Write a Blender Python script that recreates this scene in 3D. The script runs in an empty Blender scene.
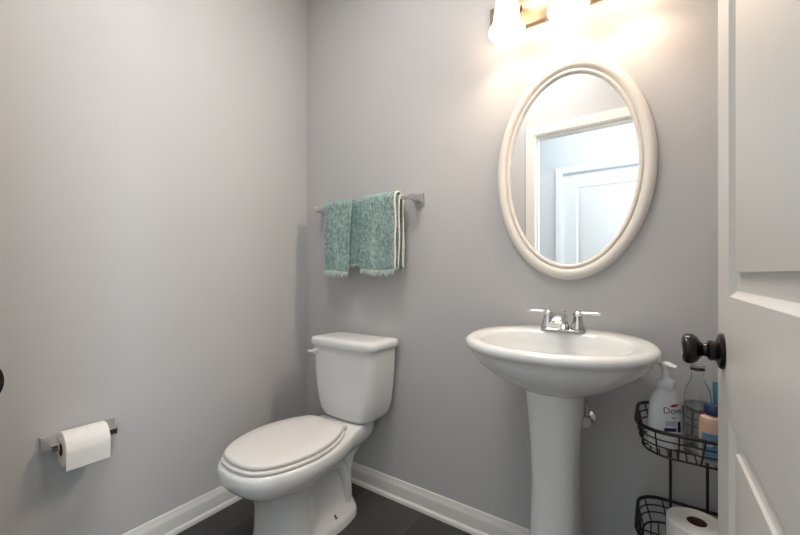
import bpy, bmesh, math, random
from mathutils import Vector, Matrix
random.seed(7)
S = bpy.context.scene
COL = S.collection
PI = math.pi

# ------------------------------------------------------------------ camera, world, added fill lights, exposure
CX, CY, H = 1.606, -1.406, 1.05
cam_d = bpy.data.cameras.new('camera')
cam = bpy.data.objects.new('camera', cam_d); COL.objects.link(cam)
cam.location = (CX, CY, H)
cam.rotation_euler = (PI / 2, 0, math.radians(34.6))
cam_d.sensor_width = 36.0
cam_d.lens = 367.0 * 36.0 / 800.0
cam_d.shift_y = 6.5 / 800.0
cam_d.clip_start = 0.01
S.camera = cam

W = bpy.data.worlds.new('world'); S.world = W
W.use_nodes = True
W.node_tree.nodes['Background'].inputs[0].default_value = (0.80, 0.90, 1.0, 1)
W.node_tree.nodes['Background'].inputs[1].default_value = 1.6

def area(name, loc, target, sx, sy, power, color):
    d = bpy.data.lights.new(name, 'AREA'); d.shape = 'RECTANGLE'; d.size = sx; d.size_y = sy
    d.energy = power; d.color = color
    o = bpy.data.objects.new(name, d); COL.objects.link(o); o.location = loc
    o.rotation_euler = (Vector(target) - Vector(loc)).to_track_quat('-Z', 'Y').to_euler()
    return o
HX0, HX1, HY = -0.6, 3.0, -2.54                            # hall extents
WINY, WINZ = -2.00, 1.40                                   # centre of the added, unseen window in the hall's right end wall
area('added_window_fill', (HX1 + 0.16, WINY, WINZ), (0, -0.9, 1.2), 0.9, 1.4, 52, (0.76, 0.91, 1.0))  # added cool fill from an unseen window, brightens the left wall
area('added_hall_fill', (1.30, -1.90, 2.70), (1.30, -2.15, 0), 0.9, 0.3, 8.5, (0.90, 0.96, 1.0))  # added fill without a fitting, brightens the hall seen in the mirror
area('added_bath_fill', (0.95, -0.86, 2.68), (0.95, -0.86, 0), 0.5, 0.5, 9, (1.0, 0.975, 0.94))  # added overhead fill, no such lamp in view

S.view_settings.view_transform = 'Standard'
S.view_settings.look = 'None'
S.view_settings.gamma = 1.0
S.view_settings.use_curve_mapping = False
S.view_settings.exposure = 0.42
BULB_W = 1.5
SHADE_FILL_W = 2.6  # power of the fill disk added at each shade

# ------------------------------------------------------------------ materials
def lin(c):
    c = c / 255.0
    return c / 12.92 if c <= 0.04045 else ((c + 0.055) / 1.055) ** 2.4
def rgb(r, g, b): return (lin(r), lin(g), lin(b), 1)

def mat(name, col, rough=0.5, metal=0.0, spec=0.5, bump=0.0, bscale=200.0, var=0.0, vscale=8.0,
        trans=0.0, ior=1.45, coat=0.0, sheen=0.0):
    m = bpy.data.materials.new(name); m.use_nodes = True
    nt = m.node_tree; p = nt.nodes['Principled BSDF']
    p.inputs['Base Color'].default_value = col
    p.inputs['Roughness'].default_value = rough
    p.inputs['Metallic'].default_value = metal
    p.inputs['Specular IOR Level'].default_value = spec
    p.inputs['Transmission Weight'].default_value = trans
    p.inputs['IOR'].default_value = ior
    p.inputs['Coat Weight'].default_value = coat
    p.inputs['Sheen Weight'].default_value = sheen
    tc = nt.nodes.new('ShaderNodeTexCoord')
    if var > 0:
        n = nt.nodes.new('ShaderNodeTexNoise'); n.inputs['Scale'].default_value = vscale
        n.inputs['Detail'].default_value = 4
        nt.links.new(tc.outputs['Object'], n.inputs['Vector'])
        r = nt.nodes.new('ShaderNodeValToRGB')
        r.color_ramp.elements[0].position = 0.3; r.color_ramp.elements[1].position = 0.7
        r.color_ramp.elements[0].color = tuple(max(0, c * (1 - var)) for c in col[:3]) + (1,)
        r.color_ramp.elements[1].color = tuple(min(1, c * (1 + var)) for c in col[:3]) + (1,)
        nt.links.new(n.outputs['Fac'], r.inputs['Fac']); nt.links.new(r.outputs['Color'], p.inputs['Base Color'])
    if bump > 0:
        n2 = nt.nodes.new('ShaderNodeTexNoise'); n2.inputs['Scale'].default_value = bscale
        n2.inputs['Detail'].default_value = 3
        nt.links.new(tc.outputs['Object'], n2.inputs['Vector'])
        b = nt.nodes.new('ShaderNodeBump'); b.inputs['Strength'].default_value = bump
        b.inputs['Distance'].default_value = 0.002
        nt.links.new(n2.outputs['Fac'], b.inputs['Height']); nt.links.new(b.outputs['Normal'], p.inputs['Normal'])
    return m

M = {}
M['wall'] = mat('wall_paint', rgb(188, 188, 189), 0.60, spec=0.25, bump=0.10, bscale=260, var=0.012, vscale=3)
M['ceiling'] = mat('ceiling_paint', rgb(232, 230, 226), 0.9, bump=0.08, bscale=200)
M['trim'] = mat('trim_paint', rgb(222, 221, 217), 0.35, var=0.01)
M['door'] = mat('door_paint', rgb(200, 199, 195), 0.34, bump=0.05, bscale=60, var=0.01)
M['porc'] = mat('white_porcelain', rgb(224, 226, 226), 0.10, spec=0.6, coat=0.3, var=0.006, vscale=2)
M['seat'] = mat('white_seat_plastic', rgb(221, 220, 218), 0.22, spec=0.5, var=0.006, vscale=2)
M['chrome'] = mat('polished_chrome', (0.66, 0.66, 0.66, 1), 0.08, metal=1.0, var=0.02)
M['nickel'] = mat('brushed_nickel', rgb(150, 128, 106), 0.35, metal=1.0, var=0.03, vscale=20)
M['bronze'] = mat('oil_rubbed_bronze', rgb(32, 28, 27), 0.22, metal=0.6, spec=0.6, var=0.15, vscale=15)
M['wire'] = mat('black_coated_wire', rgb(22, 21, 22), 0.38, spec=0.5, var=0.1, vscale=30)
M['frame'] = mat('mirror_frame_paint', rgb(226, 221, 214), 0.30, var=0.01)
M['mirror'] = mat('mirror_silver', (0.90, 0.91, 0.91, 1), 0.0, metal=1.0)
M['paper'] = mat('tissue_paper', rgb(236, 234, 230), 0.95, bump=0.35, bscale=320, var=0.015, vscale=60)
M['card'] = mat('cardboard_core', rgb(96, 70, 50), 0.9, bump=0.2, var=0.15, vscale=60)
M['bottle'] = mat('white_bottle_plastic', rgb(226, 230, 234), 0.28, spec=0.5, var=0.006)
M['clear'] = mat('clear_plastic', (0.93, 0.95, 0.96, 1), 0.04, trans=1.0, ior=1.33)
M['liquid'] = mat('grey_soap_liquid', (0.62, 0.66, 0.66, 1), 0.05, trans=0.9, ior=1.33)
M['blue'] = mat('blue_plastic', rgb(36, 46, 82), 0.3, var=0.05)
M['navy'] = mat('navy_print', rgb(30, 34, 82), 0.5, var=0.03)
M['ink'] = mat('dark_print', rgb(34, 38, 60), 0.5, var=0.03)
M['red'] = mat('red_print', rgb(196, 40, 52), 0.5, var=0.03)
M['greyprint'] = mat('grey_print', rgb(178, 184, 196), 0.5, var=0.03)
M['peach'] = mat('peach_label', rgb(190, 160, 140), 0.5, var=0.08, vscale=50)
M['skyblue'] = mat('sky_blue_label', rgb(88, 128, 158), 0.45, var=0.08, vscale=60)
M['teal'] = mat('teal_plastic', rgb(62, 128, 146), 0.35, var=0.05)
M['whiteplastic'] = mat('white_plastic', rgb(228, 228, 226), 0.3, var=0.01)
M['hem'] = mat('cream_hem', rgb(214, 212, 200), 0.95, bump=0.4, bscale=500, var=0.06, vscale=120)
M['rust'] = mat('brown_bolt', rgb(92, 66, 48), 0.6, var=0.2, vscale=80)
M['fringe'] = mat('pale_teal_fringe', rgb(192, 206, 199), 0.95, var=0.15, vscale=200)
M['hallwall'] = mat('hall_paint', rgb(226, 228, 230), 0.6, bump=0.05, bscale=260)
M['halltrim'] = mat('hall_trim_paint', rgb(232, 234, 235), 0.4, var=0.01)
M['hallfloor'] = mat('hall_floor', rgb(160, 140, 118), 0.4, var=0.1, vscale=6)

def terry(name, c0, c1):
    m = bpy.data.materials.new(name); m.use_nodes = True
    nt = m.node_tree; p = nt.nodes['Principled BSDF']
    p.inputs['Roughness'].default_value = 1.0; p.inputs['Specular IOR Level'].default_value = 0.1
    p.inputs['Sheen Weight'].default_value = 0.25
    tc = nt.nodes.new('ShaderNodeTexCoord')
    mp = nt.nodes.new('ShaderNodeMapping'); mp.inputs['Scale'].default_value = (1.4, 1.0, 0.75)
    nt.links.new(tc.outputs['Object'], mp.inputs['Vector'])
    n = nt.nodes.new('ShaderNodeTexNoise'); n.inputs['Scale'].default_value = 75; n.inputs['Detail'].default_value = 5
    n.inputs['Roughness'].default_value = 0.7
    nt.links.new(mp.outputs['Vector'], n.inputs['Vector'])
    r = nt.nodes.new('ShaderNodeValToRGB')
    r.color_ramp.elements[0].position = 0.36; r.color_ramp.elements[1].position = 0.66
    r.color_ramp.elements[0].color = c0; r.color_ramp.elements[1].color = c1
    nt.links.new(n.outputs['Fac'], r.inputs['Fac']); nt.links.new(r.outputs['Color'], p.inputs['Base Color'])
    n2 = nt.nodes.new('ShaderNodeTexNoise'); n2.inputs['Scale'].default_value = 260; n2.inputs['Detail'].default_value = 3
    nt.links.new(tc.outputs['Object'], n2.inputs['Vector'])
    b = nt.nodes.new('ShaderNodeBump'); b.inputs['Strength'].default_value = 0.8; b.inputs['Distance'].default_value = 0.004
    nt.links.new(n2.outputs['Fac'], b.inputs['Height']); nt.links.new(b.outputs['Normal'], p.inputs['Normal'])
    return m
M['terry'] = terry('teal_terry', rgb(102, 130, 130), rgb(176, 200, 194))
M['terry_shaded'] = terry('teal_terry_shaded', rgb(94, 124, 125), rgb(150, 178, 174))  # same cloth darkened, the shade on back layers put into the colour

def tile_mat():
    m = bpy.data.materials.new('charcoal_floor_tile'); m.use_nodes = True
    nt = m.node_tree; p = nt.nodes['Principled BSDF']
    p.inputs['Roughness'].default_value = 0.42
    tc = nt.nodes.new('ShaderNodeTexCoord')
    mp = nt.nodes.new('ShaderNodeMapping')
    mp.inputs['Rotation'].default_value = (0, 0, PI / 2)
    mp.inputs['Location'].default_value = (0.005, 0.145, 0)
    nt.links.new(tc.outputs['Object'], mp.inputs['Vector'])
    br = nt.nodes.new('ShaderNodeTexBrick')
    br.inputs['Scale'].default_value = 1.0
    br.inputs['Brick Width'].default_value = 0.61; br.inputs['Row Height'].default_value = 0.305
    br.inputs['Mortar Size'].default_value = 0.003; br.inputs['Mortar Smooth'].default_value = 0.2
    br.offset = 0.5
    br.inputs['Color1'].default_value = rgb(58, 55, 54); br.inputs['Color2'].default_value = rgb(66, 63, 62)
    br.inputs['Mortar'].default_value = rgb(84, 81, 80)
    nt.links.new(mp.outputs['Vector'], br.inputs['Vector'])
    n = nt.nodes.new('ShaderNodeTexNoise'); n.inputs['Scale'].default_value = 9; n.inputs['Detail'].default_value = 6
    nt.links.new(tc.outputs['Object'], n.inputs['Vector'])
    mx = nt.nodes.new('ShaderNodeMixRGB'); mx.blend_type = 'OVERLAY'; mx.inputs[0].default_value = 0.35
    nt.links.new(br.outputs['Color'], mx.inputs[1]); nt.links.new(n.outputs['Fac'], mx.inputs[2])
    nt.links.new(mx.outputs['Color'], p.inputs['Base Color'])
    b = nt.nodes.new('ShaderNodeBump'); b.inputs['Strength'].default_value = 0.4; b.inputs['Distance'].default_value = 0.002
    b.invert = True
    nt.links.new(br.outputs['Fac'], b.inputs['Height']); nt.links.new(b.outputs['Normal'], p.inputs['Normal'])
    return m
M['tile'] = tile_mat()

def shade_mat():
    m = bpy.data.materials.new('frosted_lamp_glass'); m.use_nodes = True
    nt = m.node_tree
    for n in list(nt.nodes): nt.nodes.remove(n)
    o = nt.nodes.new('ShaderNodeOutputMaterial')
    t = nt.nodes.new('ShaderNodeBsdfTranslucent'); t.inputs['Color'].default_value = (0.75, 0.72, 0.66, 1)
    d = nt.nodes.new('ShaderNodeBsdfDiffuse'); d.inputs['Color'].default_value = (0.9, 0.88, 0.84, 1)
    mx = nt.nodes.new('ShaderNodeMixShader'); mx.inputs[0].default_value = 0.45
    nt.links.new(t.outputs[0], mx.inputs[1]); nt.links.new(d.outputs[0], mx.inputs[2])
    e = nt.nodes.new('ShaderNodeEmission'); e.inputs['Color'].default_value = (1.0, 0.82, 0.66, 1)
    e.inputs['Strength'].default_value = 2.4
    a = nt.nodes.new('ShaderNodeAddShader')
    nt.links.new(mx.outputs[0], a.inputs[0]); nt.links.new(e.outputs[0], a.inputs[1])
    nt.links.new(a.outputs[0], o.inputs['Surface'])
    return m
M['shade'] = shade_mat()
def emit_mat(name, col, s):
    m = bpy.data.materials.new(name); m.use_nodes = True
    p = m.node_tree.nodes['Principled BSDF']
    p.inputs['Base Color'].default_value = col; p.inputs['Emission Color'].default_value = col
    p.inputs['Emission Strength'].default_value = s
    return m
M['bulb'] = emit_mat('lit_bulb', (1.0, 0.88, 0.70, 1), 6.0)
M['added_diffuser'] = emit_mat('added_lamp_glow', (1.0, 0.95, 0.89, 1), 2.0)  # glow of the added ceiling lamp
def added_pane_mat():
    m = bpy.data.materials.new('added_window_glass'); m.use_nodes = True
    nt = m.node_tree
    for n in list(nt.nodes): nt.nodes.remove(n)
    o = nt.nodes.new('ShaderNodeOutputMaterial')
    t = nt.nodes.new('ShaderNodeBsdfTransparent'); g = nt.nodes.new('ShaderNodeBsdfGlossy')
    g.inputs['Roughness'].default_value = 0.02
    f = nt.nodes.new('ShaderNodeFresnel'); f.inputs['IOR'].default_value = 1.45
    mx = nt.nodes.new('ShaderNodeMixShader')
    nt.links.new(f.outputs[0], mx.inputs[0]); nt.links.new(t.outputs[0], mx.inputs[1]); nt.links.new(g.outputs[0], mx.inputs[2])
    nt.links.new(mx.outputs[0], o.inputs['Surface'])
    return m
M['added_pane'] = added_pane_mat()  # glass of the added hall window

# ------------------------------------------------------------------ helpers
ORG = {}
def thing(name, loc, label, cat, group=None):
    o = bpy.data.objects.new(name, None); COL.objects.link(o); o.location = loc
    o.empty_display_size = 0.05
    tag(o, label, cat, group); ORG[o] = Vector(loc)
    return o
def tag(o, label, cat, group=None):
    o['label'] = label; o['category'] = cat
    if group: o['group'] = group
    return o
def obj(name, bm, m, parent=None, org=(0, 0, 0), ang=35, label=None, recalc=True):
    """world-space bmesh -> one mesh object; a child takes its thing's origin"""
    base = ORG[parent] if parent is not None else Vector(org)
    if recalc: bmesh.ops.recalc_face_normals(bm, faces=bm.faces)
    bmesh.ops.translate(bm, verts=bm.verts, vec=-base)
    me = bpy.data.meshes.new(name); bm.to_mesh(me); bm.free()
    for mm in (m if isinstance(m, (list, tuple)) else [m]): me.materials.append(mm)
    if ang is not None and len(me.polygons):
        me.polygons.foreach_set('use_smooth', [True] * len(me.polygons))
        me.set_sharp_from_angle(angle=math.radians(ang))
    o = bpy.data.objects.new(name, me); COL.objects.link(o)
    if parent is not None:
        o.parent = parent
    else:
        o.location = base
    ORG[o] = base
    if label: o['label'] = label
    return o
def struct(name, bm, m, org=(0, 0, 0), ang=35):
    o = obj(name, bm, m, None, org, ang); o['kind'] = 'structure'; return o

def box(bm, lo, hi, bev=0.0, seg=2, midx=0):
    r = bmesh.ops.create_cube(bm, size=1.0)
    vs = r['verts']
    lo, hi = Vector(lo), Vector(hi)
    for v in vs:
        v.co = Vector((lo[i] + (v.co[i] + 0.5) * (hi[i] - lo[i]) for i in range(3)))
    fs = list({f for v in vs for f in v.link_faces})
    for f in fs: f.material_index = midx
    if bev > 0:
        es = list({e for v in vs for e in v.link_edges})
        bmesh.ops.bevel(bm, geom=es, offset=bev, segments=seg, affect='EDGES', profile=0.5)
    return bm
def loft(bm, rings, cap0=True, cap1=True, close=True, midx=0):
    vr = [[bm.verts.new(p) for p in r] for r in rings]
    n = len(vr[0])
    for a, b in zip(vr[:-1], vr[1:]):
        for i in range(n if close else n - 1):
            j = (i + 1) % n
            f = bm.faces.new((a[i], a[j], b[j], b[i])); f.material_index = midx
    if cap0: bm.faces.new(vr[0][::-1]).material_index = midx
    if cap1: bm.faces.new(vr[-1]).material_index = midx
    return vr
def lathe(bm, prof, c=(0, 0, 0), axis='z', n=32, cap0=False, cap1=False, sx=1.0, sy=1.0):
    """prof = list of (radius, height)"""
    rings = []
    for r, h in prof:
        ring = []
        for i in range(n):
            a = 2 * PI * i / n
            u, v = r * math.cos(a) * sx, r * math.sin(a) * sy
            if axis == 'z': p = (c[0] + u, c[1] + v, c[2] + h)
            elif axis == 'x': p = (c[0] + h, c[1] + u, c[2] + v)
            else: p = (c[0] + u, c[1] + h, c[2] + v)
            ring.append(Vector(p))
        rings.append(ring)
    loft(bm, rings, cap0, cap1)
    return bm
def tube(bm, pts, r, n=8, closed=False, caps=True, radii=None):
    pts = [Vector(p) for p in pts]
    N = len(pts); rings = []
    up = None
    for i, p in enumerate(pts):
        if closed: t = pts[(i + 1) % N] - pts[i - 1]
        else: t = pts[min(i + 1, N - 1)] - pts[max(i - 1, 0)]
        t.normalize()
        if up is None:
            up = Vector((0, 0, 1)) if abs(t.z) < 0.9 else Vector((1, 0, 0))
        s = t.cross(up)
        if s.length < 1e-4: s = t.orthogonal()
        s.normalize(); u = s.cross(t).normalized(); up = u
        rr = radii[i] if radii else r
        rings.append([p + (s * math.cos(2 * PI * k / n) + u * math.sin(2 * PI * k / n)) * rr for k in range(n)])
    if closed:
        rings.append(rings[0])
        loft(bm, rings, False, False)
        bmesh.ops.remove_doubles(bm, verts=bm.verts, dist=1e-6)
    else:
        loft(bm, rings, caps, caps)
    return bm
def catmull(pts, k=6):
    out = []
    P = [Vector(p) for p in pts]
    for i in range(len(P) - 1):
        p0, p1, p2, p3 = P[max(i - 1, 0)], P[i], P[i + 1], P[min(i + 2, len(P) - 1)]
        for j in range(k):
            t = j / k
            out.append(0.5 * ((2 * p1) + (p2 - p0) * t + (2 * p0 - 5 * p1 + 4 * p2 - p3) * t * t + (3 * p1 - p0 - 3 * p2 + p3) * t ** 3))
    out.append(P[-1]); return out
def extrude_profile(bm, prof, place, a, b):
    """prof: list of 2D points (out, up); place(s, out, up) -> world"""
    r0 = [Vector(place(a, *p)) for p in prof]; r1 = [Vector(place(b, *p)) for p in prof]
    loft(bm, [r0, r1], True, True)
    return bm
def NB(): return bmesh.new()

# ------------------------------------------------------------------ room shell
XR = 1.97            # right wall
YF = CY + 0.081       # room face of front wall
YO = YF - 0.115      # hall face of front wall
ZC = 2.74
DJ0, DJ1 = CX - 0.695, 1.680      # clear door opening
DH = 2.035
struct('floor', box(NB(), (-0.12, YO, -0.05), (XR + 0.12, 0.12, 0)), M['tile'])
struct('ceiling', box(NB(), (-0.12, YO, ZC), (XR + 0.12, 0.12, ZC + 0.05)), M['ceiling'])
struct('wall_left', box(NB(), (-0.12, YO, 0), (0, 0.12, ZC)), M['wall'])
struct('wall_back', box(NB(), (0, 0, 0), (XR, 0.12, ZC)), M['wall'])
struct('wall_right', box(NB(), (XR, YO, 0), (XR + 0.12, 0.12, ZC)), M['wall'])
JT = 0.019
bm = NB()
box(bm, (0, YO, 0), (DJ0 - JT, YF, ZC)); box(bm, (DJ1 + JT, YO, 0), (XR, YF, ZC))
box(bm, (DJ0 - JT, YO, DH + JT), (DJ1 + JT, YF, ZC))
struct('wall_front', bm, M['wall'])

BASE = [(0, 0), (0.024, 0), (0.024, 0.006), (0.021, 0.014), (0.0135, 0.019), (0.0125, 0.020), (0.0125, 0.062),
        (0.011, 0.070), (0.0075, 0.076), (0.0065, 0.084), (0.004, 0.0915), (0, 0.093)]
bm = extrude_profile(NB(), BASE, lambda s, o, u: (s, -o, u), 0.0, XR); struct('baseboard_back', bm, M['trim'], ang=25)
bm = extrude_profile(NB(), BASE, lambda s, o, u: (o, s, u), YF, 0.0); struct('baseboard_left', bm, M['trim'], ang=25)
bm = extrude_profile(NB(), BASE, lambda s, o, u: (XR - o, s, u), YF, -0.024); struct('baseboard_right', bm, M['trim'], ang=25)
CW = 0.058
bm = extrude_profile(NB(), BASE, lambda s, o, u: (s, YF + o, u), 0.024, DJ0 - CW - 0.006); struct('baseboard_front', bm, M['trim'], ang=25)

# door frame: jamb with stops, casing on both faces
bm = NB()
box(bm, (DJ0 - JT, YO, 0), (DJ0, YF, DH + JT)); box(bm, (DJ1, YO, 0), (DJ1 + JT, YF, DH + JT))
box(bm, (DJ0, YO, DH), (DJ1, YF, DH + JT))
box(bm, (DJ0, YO + 0.035, 0), (DJ0 + 0.011, YF - 0.038, DH), 0.002); box(bm, (DJ0 + 0.011, YO + 0.035, DH - 0.011), (DJ1, YF - 0.038, DH), 0.002)
jamb = struct('trim_1', bm, M['trim'])
def casing(bm, yface, sgn, x0, x1, zt):
    P = [(-0.006, 0), (-0.006, 0.007), (-0.012, 0.010), (-0.028, 0.012), (-0.040, 0.016), (-0.060, 0.018), (-0.064, 0.015), (-0.064, 0)]
    xmax = XR - 0.001 if zt == DH else 9
    rings = []
    for cxn, czn, dx, dz in ((x0, 0, 1, 0), (x0, zt, 1, -1), (x1, zt, -1, -1), (x1, 0, -1, 0)):
        rings.append([Vector((min(cxn + o * dx, xmax), yface + sgn * t, czn + o * dz)) for o, t in P])
    loft(bm, rings, True, True)
    return bm
struct('trim_2', casing(NB(), YF, 1, DJ0, DJ1, DH), M['trim'], ang=25)
struct('trim_3', casing(NB(), YO, -1, DJ0, DJ1, DH), M['trim'], ang=25)
KZ = 0.924
bm = NB()
lathe(bm, [(0.0, 0), (0.027, 0), (0.028, 0.001), (0.028, 0.0025), (0.0265, 0.0035), (0, 0.0035)], (DJ0, YF - 0.0005, KZ - .012), 'x', 28, sx=0.71, sy=1.0)
sp = obj('strike_plate', bm, M['bronze'], jamb, label='dark bronze strike plate')

# unseen flush ceiling lamp, added to fill the room from above
bm = NB(); box(bm, (0.68, -1.13, ZC - 0.045), (1.22, -0.59, ZC), 0.01)
cl = struct('added_ceiling_lamp', bm, M['trim'])
obj('added_lamp_diffuser', box(NB(), (0.70, -1.11, ZC - 0.052), (1.20, -0.61, ZC - 0.044), 0.002), M['added_diffuser'], cl)

# ------------------------------------------------------------------ panel doors
def panel_door_bm(w, h, th, panels, nf=True):
    """door in local coords: x 0..w along width, z 0..h, front face at y=0 (looking -y), back at y=th"""
    bm = NB()
    xs = sorted({0, w} | {p[0] for p in panels} | {p[1] for p in panels})
    zs = sorted({0, h} | {p[2] for p in panels} | {p[3] for p in panels})
    def ispanel(xa, xb, za, zb):
        return any(abs(p[0] - xa) < 1e-6 and abs(p[1] - xb) < 1e-6 and abs(p[2] - za) < 1e-6 and abs(p[3] - zb) < 1e-6 for p in panels)
    for side in (0, 1):
        y0 = 0 if side == 0 else th; d = 1 if side == 0 else -1
        for xa, xb in zip(xs[:-1], xs[1:]):
            for za, zb in zip(zs[:-1], zs[1:]):
                if ispanel(xa, xb, za, zb):
                    rings = []
                    for ins, dep in ((0, 0), (0.004, 0.0005), (0.007, 0.005), (0.013, 0.009), (0.017, 0.0095), (0.019, 0.0095), (0.040, 0.0075), (0.0405, 0.0035), (0.044, 0.003)):
                        rings.append([Vector((xa + ins, y0 + d * dep, za + ins)), Vector((xb - ins, y0 + d * dep, za + ins)),
                                      Vector((xb - ins, y0 + d * dep, zb - ins)), Vector((xa + ins, y0 + d * dep, zb - ins))])
                    loft(bm, rings, False, True)
                else:
                    bm.faces.new([bm.verts.new((x, y0, z)) for x, z in ((xa, za), (xb, za), (xb, zb), (xa, zb))])
    for a, b in (((0, 0), (w, 0)), ((w, 0), (w, h)), ((w, h), (0, h)), ((0, h), (0, 0))):
        bm.faces.new([bm.verts.new(p) for p in ((a[0], 0, a[1]), (b[0], 0, b[1]), (b[0], th, b[1]), (a[0], th, a[1]))])
    bmesh.ops.remove_doubles(bm, verts=bm.verts, dist=1e-5)
    return bm
# bathroom door, open at a right angle; its face x = DX looks at the sink
DX, DW, DT = CX + 0.094, 0.749, 0.035
DY0 = CY + 0.101                       # hinge edge
DB = 0.010
bm = panel_door_bm(DW, 2.022, DT, [(0.102, DW - 0.102, 0.235, 0.822), (0.102, DW - 0.102, 1.002, 1.905)])
bm.transform(Matrix(((0, 1, 0, DX), (1, 0, 0, DY0), (0, 0, 1, DB), (0, 0, 0, 1))))
door1 = struct('door_1', bm, M['door'], org=(DX, DY0, 0), ang=25)
LY = DY0 + DW
ky = LY - 0.060
def knob_bm(sgn, x0):
    pr = [(0.0, 0), (0.029, 0), (0.0293, 0.003), (0.027, 0.007), (0.022, 0.009), (0.016, 0.012), (0.0165, 0.016), (0.0165, 0.021), (0.011, 0.025),
          (0.0105, 0.030), (0.014, 0.034), (0.021, 0.039), (0.0245, 0.045), (0.0255, 0.052), (0.024, 0.058), (0.020, 0.0615), (0.012, 0.0635), (0.0, 0.064)]
    return lathe(NB(), [(r, sgn * h * 0.86) for r, h in pr], (x0, ky, KZ), 'x', 40)
obj('door_knob', knob_bm(-1, DX), M['bronze'], door1, label='dark bronze round knob')
obj('door_knob', knob_bm(1, DX + DT), M['bronze'], door1)
obj('latch_plate', box(NB(), (DX + 0.005, LY - 0.0005, KZ - 0.028), (DX + 0.030, LY + 0.0015, KZ + 0.028), 0.0005), M['bronze'], door1)
for hz in (0.22, 1.02, 1.82):
    bm = NB(); lathe(bm, [(0, 0), (0.006, 0), (0.006, 0.09), (0, 0.09)], (DX - 0.004, DY0 - 0.002, hz), 'z', 12)
    obj('hinge', bm, M['bronze'], door1)

# ------------------------------------------------------------------ hall behind the camera
struct('floor_hall', box(NB(), (HX0, HY, -0.05), (HX1, YO, 0)), M['hallfloor'])
struct('ceiling_hall', box(NB(), (HX0, HY, ZC), (HX1, YO, ZC + 0.05)), M['ceiling'])
QX0, QX1, QH = 0.862, 1.628, 2.042                          # opposite doorway
bm = NB()
box(bm, (HX0, HY - 0.1, 0), (QX0, HY, ZC)); box(bm, (QX1, HY - 0.1, 0), (HX1, HY, ZC)); box(bm, (QX0, HY - 0.1, QH), (QX1, HY, ZC))
struct('wall_hall_back', bm, M['hallwall'])
struct('wall_hall_left', box(NB(), (HX0 - 0.1, HY - 0.1, 0), (HX0, YO, ZC)), M['hallwall'])
wy0, wy1, wz0, wz1 = WINY - 0.45, WINY + 0.45, WINZ - 0.70, WINZ + 0.70
bm = NB()
box(bm, (HX1, HY - 0.1, 0), (HX1 + 0.1, wy0, ZC)); box(bm, (HX1, wy1, 0), (HX1 + 0.1, YO, ZC))
box(bm, (HX1, wy0, 0), (HX1 + 0.1, wy1, wz0)); box(bm, (HX1, wy0, wz1), (HX1 + 0.1, wy1, ZC))
struct('wall_hall_right', bm, M['hallwall'])
bm = NB(); box(bm, (HX0, YO, 0), (-0.12, YO + 0.1, ZC)); box(bm, (XR + 0.12, YO, 0), (HX1, YO + 0.1, ZC))
struct('wall_hall_front', bm, M['hallwall'])
bm = NB(); fx0, fx1 = HX1 + 0.03, HX1 + 0.08
box(bm, (fx0, wy0, wz0), (fx1, wy0 + 0.05, wz1)); box(bm, (fx0, wy1 - 0.05, wz0), (fx1, wy1, wz1))
box(bm, (fx0, wy0, wz0), (fx1, wy1, wz0 + 0.05)); box(bm, (fx0, wy0, wz1 - 0.05), (fx1, wy1, wz1))
box(bm, (fx0, wy0, WINZ - 0.02), (fx1, wy1, WINZ + 0.02))
win = struct('added_window', bm, M['trim'])  # unseen window, added to bring side light through the doorway
obj('added_pane', box(NB(), (HX1 + 0.053, wy0 + 0.02, wz0 + 0.02), (HX1 + 0.057, wy1 - 0.02, wz1 - 0.02)), M['added_pane'], win)
# closed hall door and its casing, seen in the mirror
struct('trim_5', casing(NB(), HY, 1, QX0, QX1, QH), M['halltrim'], ang=25)
bm = panel_door_bm(QX1 - QX0 - 0.006, 2.025, 0.035, [(0.120, QX1 - QX0 - 0.126, 0.235, 0.83), (0.120, QX1 - QX0 - 0.126, 1.0, 1.895)])
bm.transform(Matrix.Translation((QX0 + 0.003, HY - 0.020, 0.008)) @ Matrix.Scale(-1, 4, (0, 1, 0)))
struct('door_2', bm, M['halltrim'], org=(QX0, HY - 0.02, 0), ang=25)

# ------------------------------------------------------------------ oval mirror
MX, MZ, MA, MB_ = CX - 0.2440, 1.0 + 0.4165, 0.2560, 0.387
mir = thing('oval_mirror', (MX, 0, MZ), 'oval wall mirror in a wide white frame above the pedestal sink', 'mirror')
prof = [(0.0, 0.0), (0.0, 0.012), (0.003, 0.019), (0.009, 0.025), (0.016, 0.0275), (0.024, 0.027), (0.030, 0.024), (0.0335, 0.019), (0.0345, 0.0155),
        (0.0365, 0.0150), (0.0385, 0.0190), (0.042, 0.0205), (0.0455, 0.0190), (0.0480, 0.0150), (0.050, 0.009), (0.050, 0.0)]
NS = 96; bm = NB(); rings = []
for i in range(NS + 1):
    a = 2 * PI * i / NS
    rings.append([Vector((MX + (MA - ins) * math.cos(a), -dep, MZ + (MB_ - ins * 1.1) * math.sin(a))) for ins, dep in prof])
loft(bm, rings, False, False); bmesh.ops.remove_doubles(bm, verts=bm.verts, dist=1e-6)
obj('mirror_frame', bm, M['frame'], mir, ang=50)
bm = NB()
e = lambda r, y: [Vector((MX + (MA - r) * math.cos(2 * PI * i / NS), y, MZ + (MB_ - r * 1.1) * math.sin(2 * PI * i / NS))) for i in range(NS)]
loft(bm, [e(0.049, -0.002), e(0.049, -0.008)], True, True)
obj('mirror_glass', bm, M['mirror'], mir, ang=20)

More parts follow.
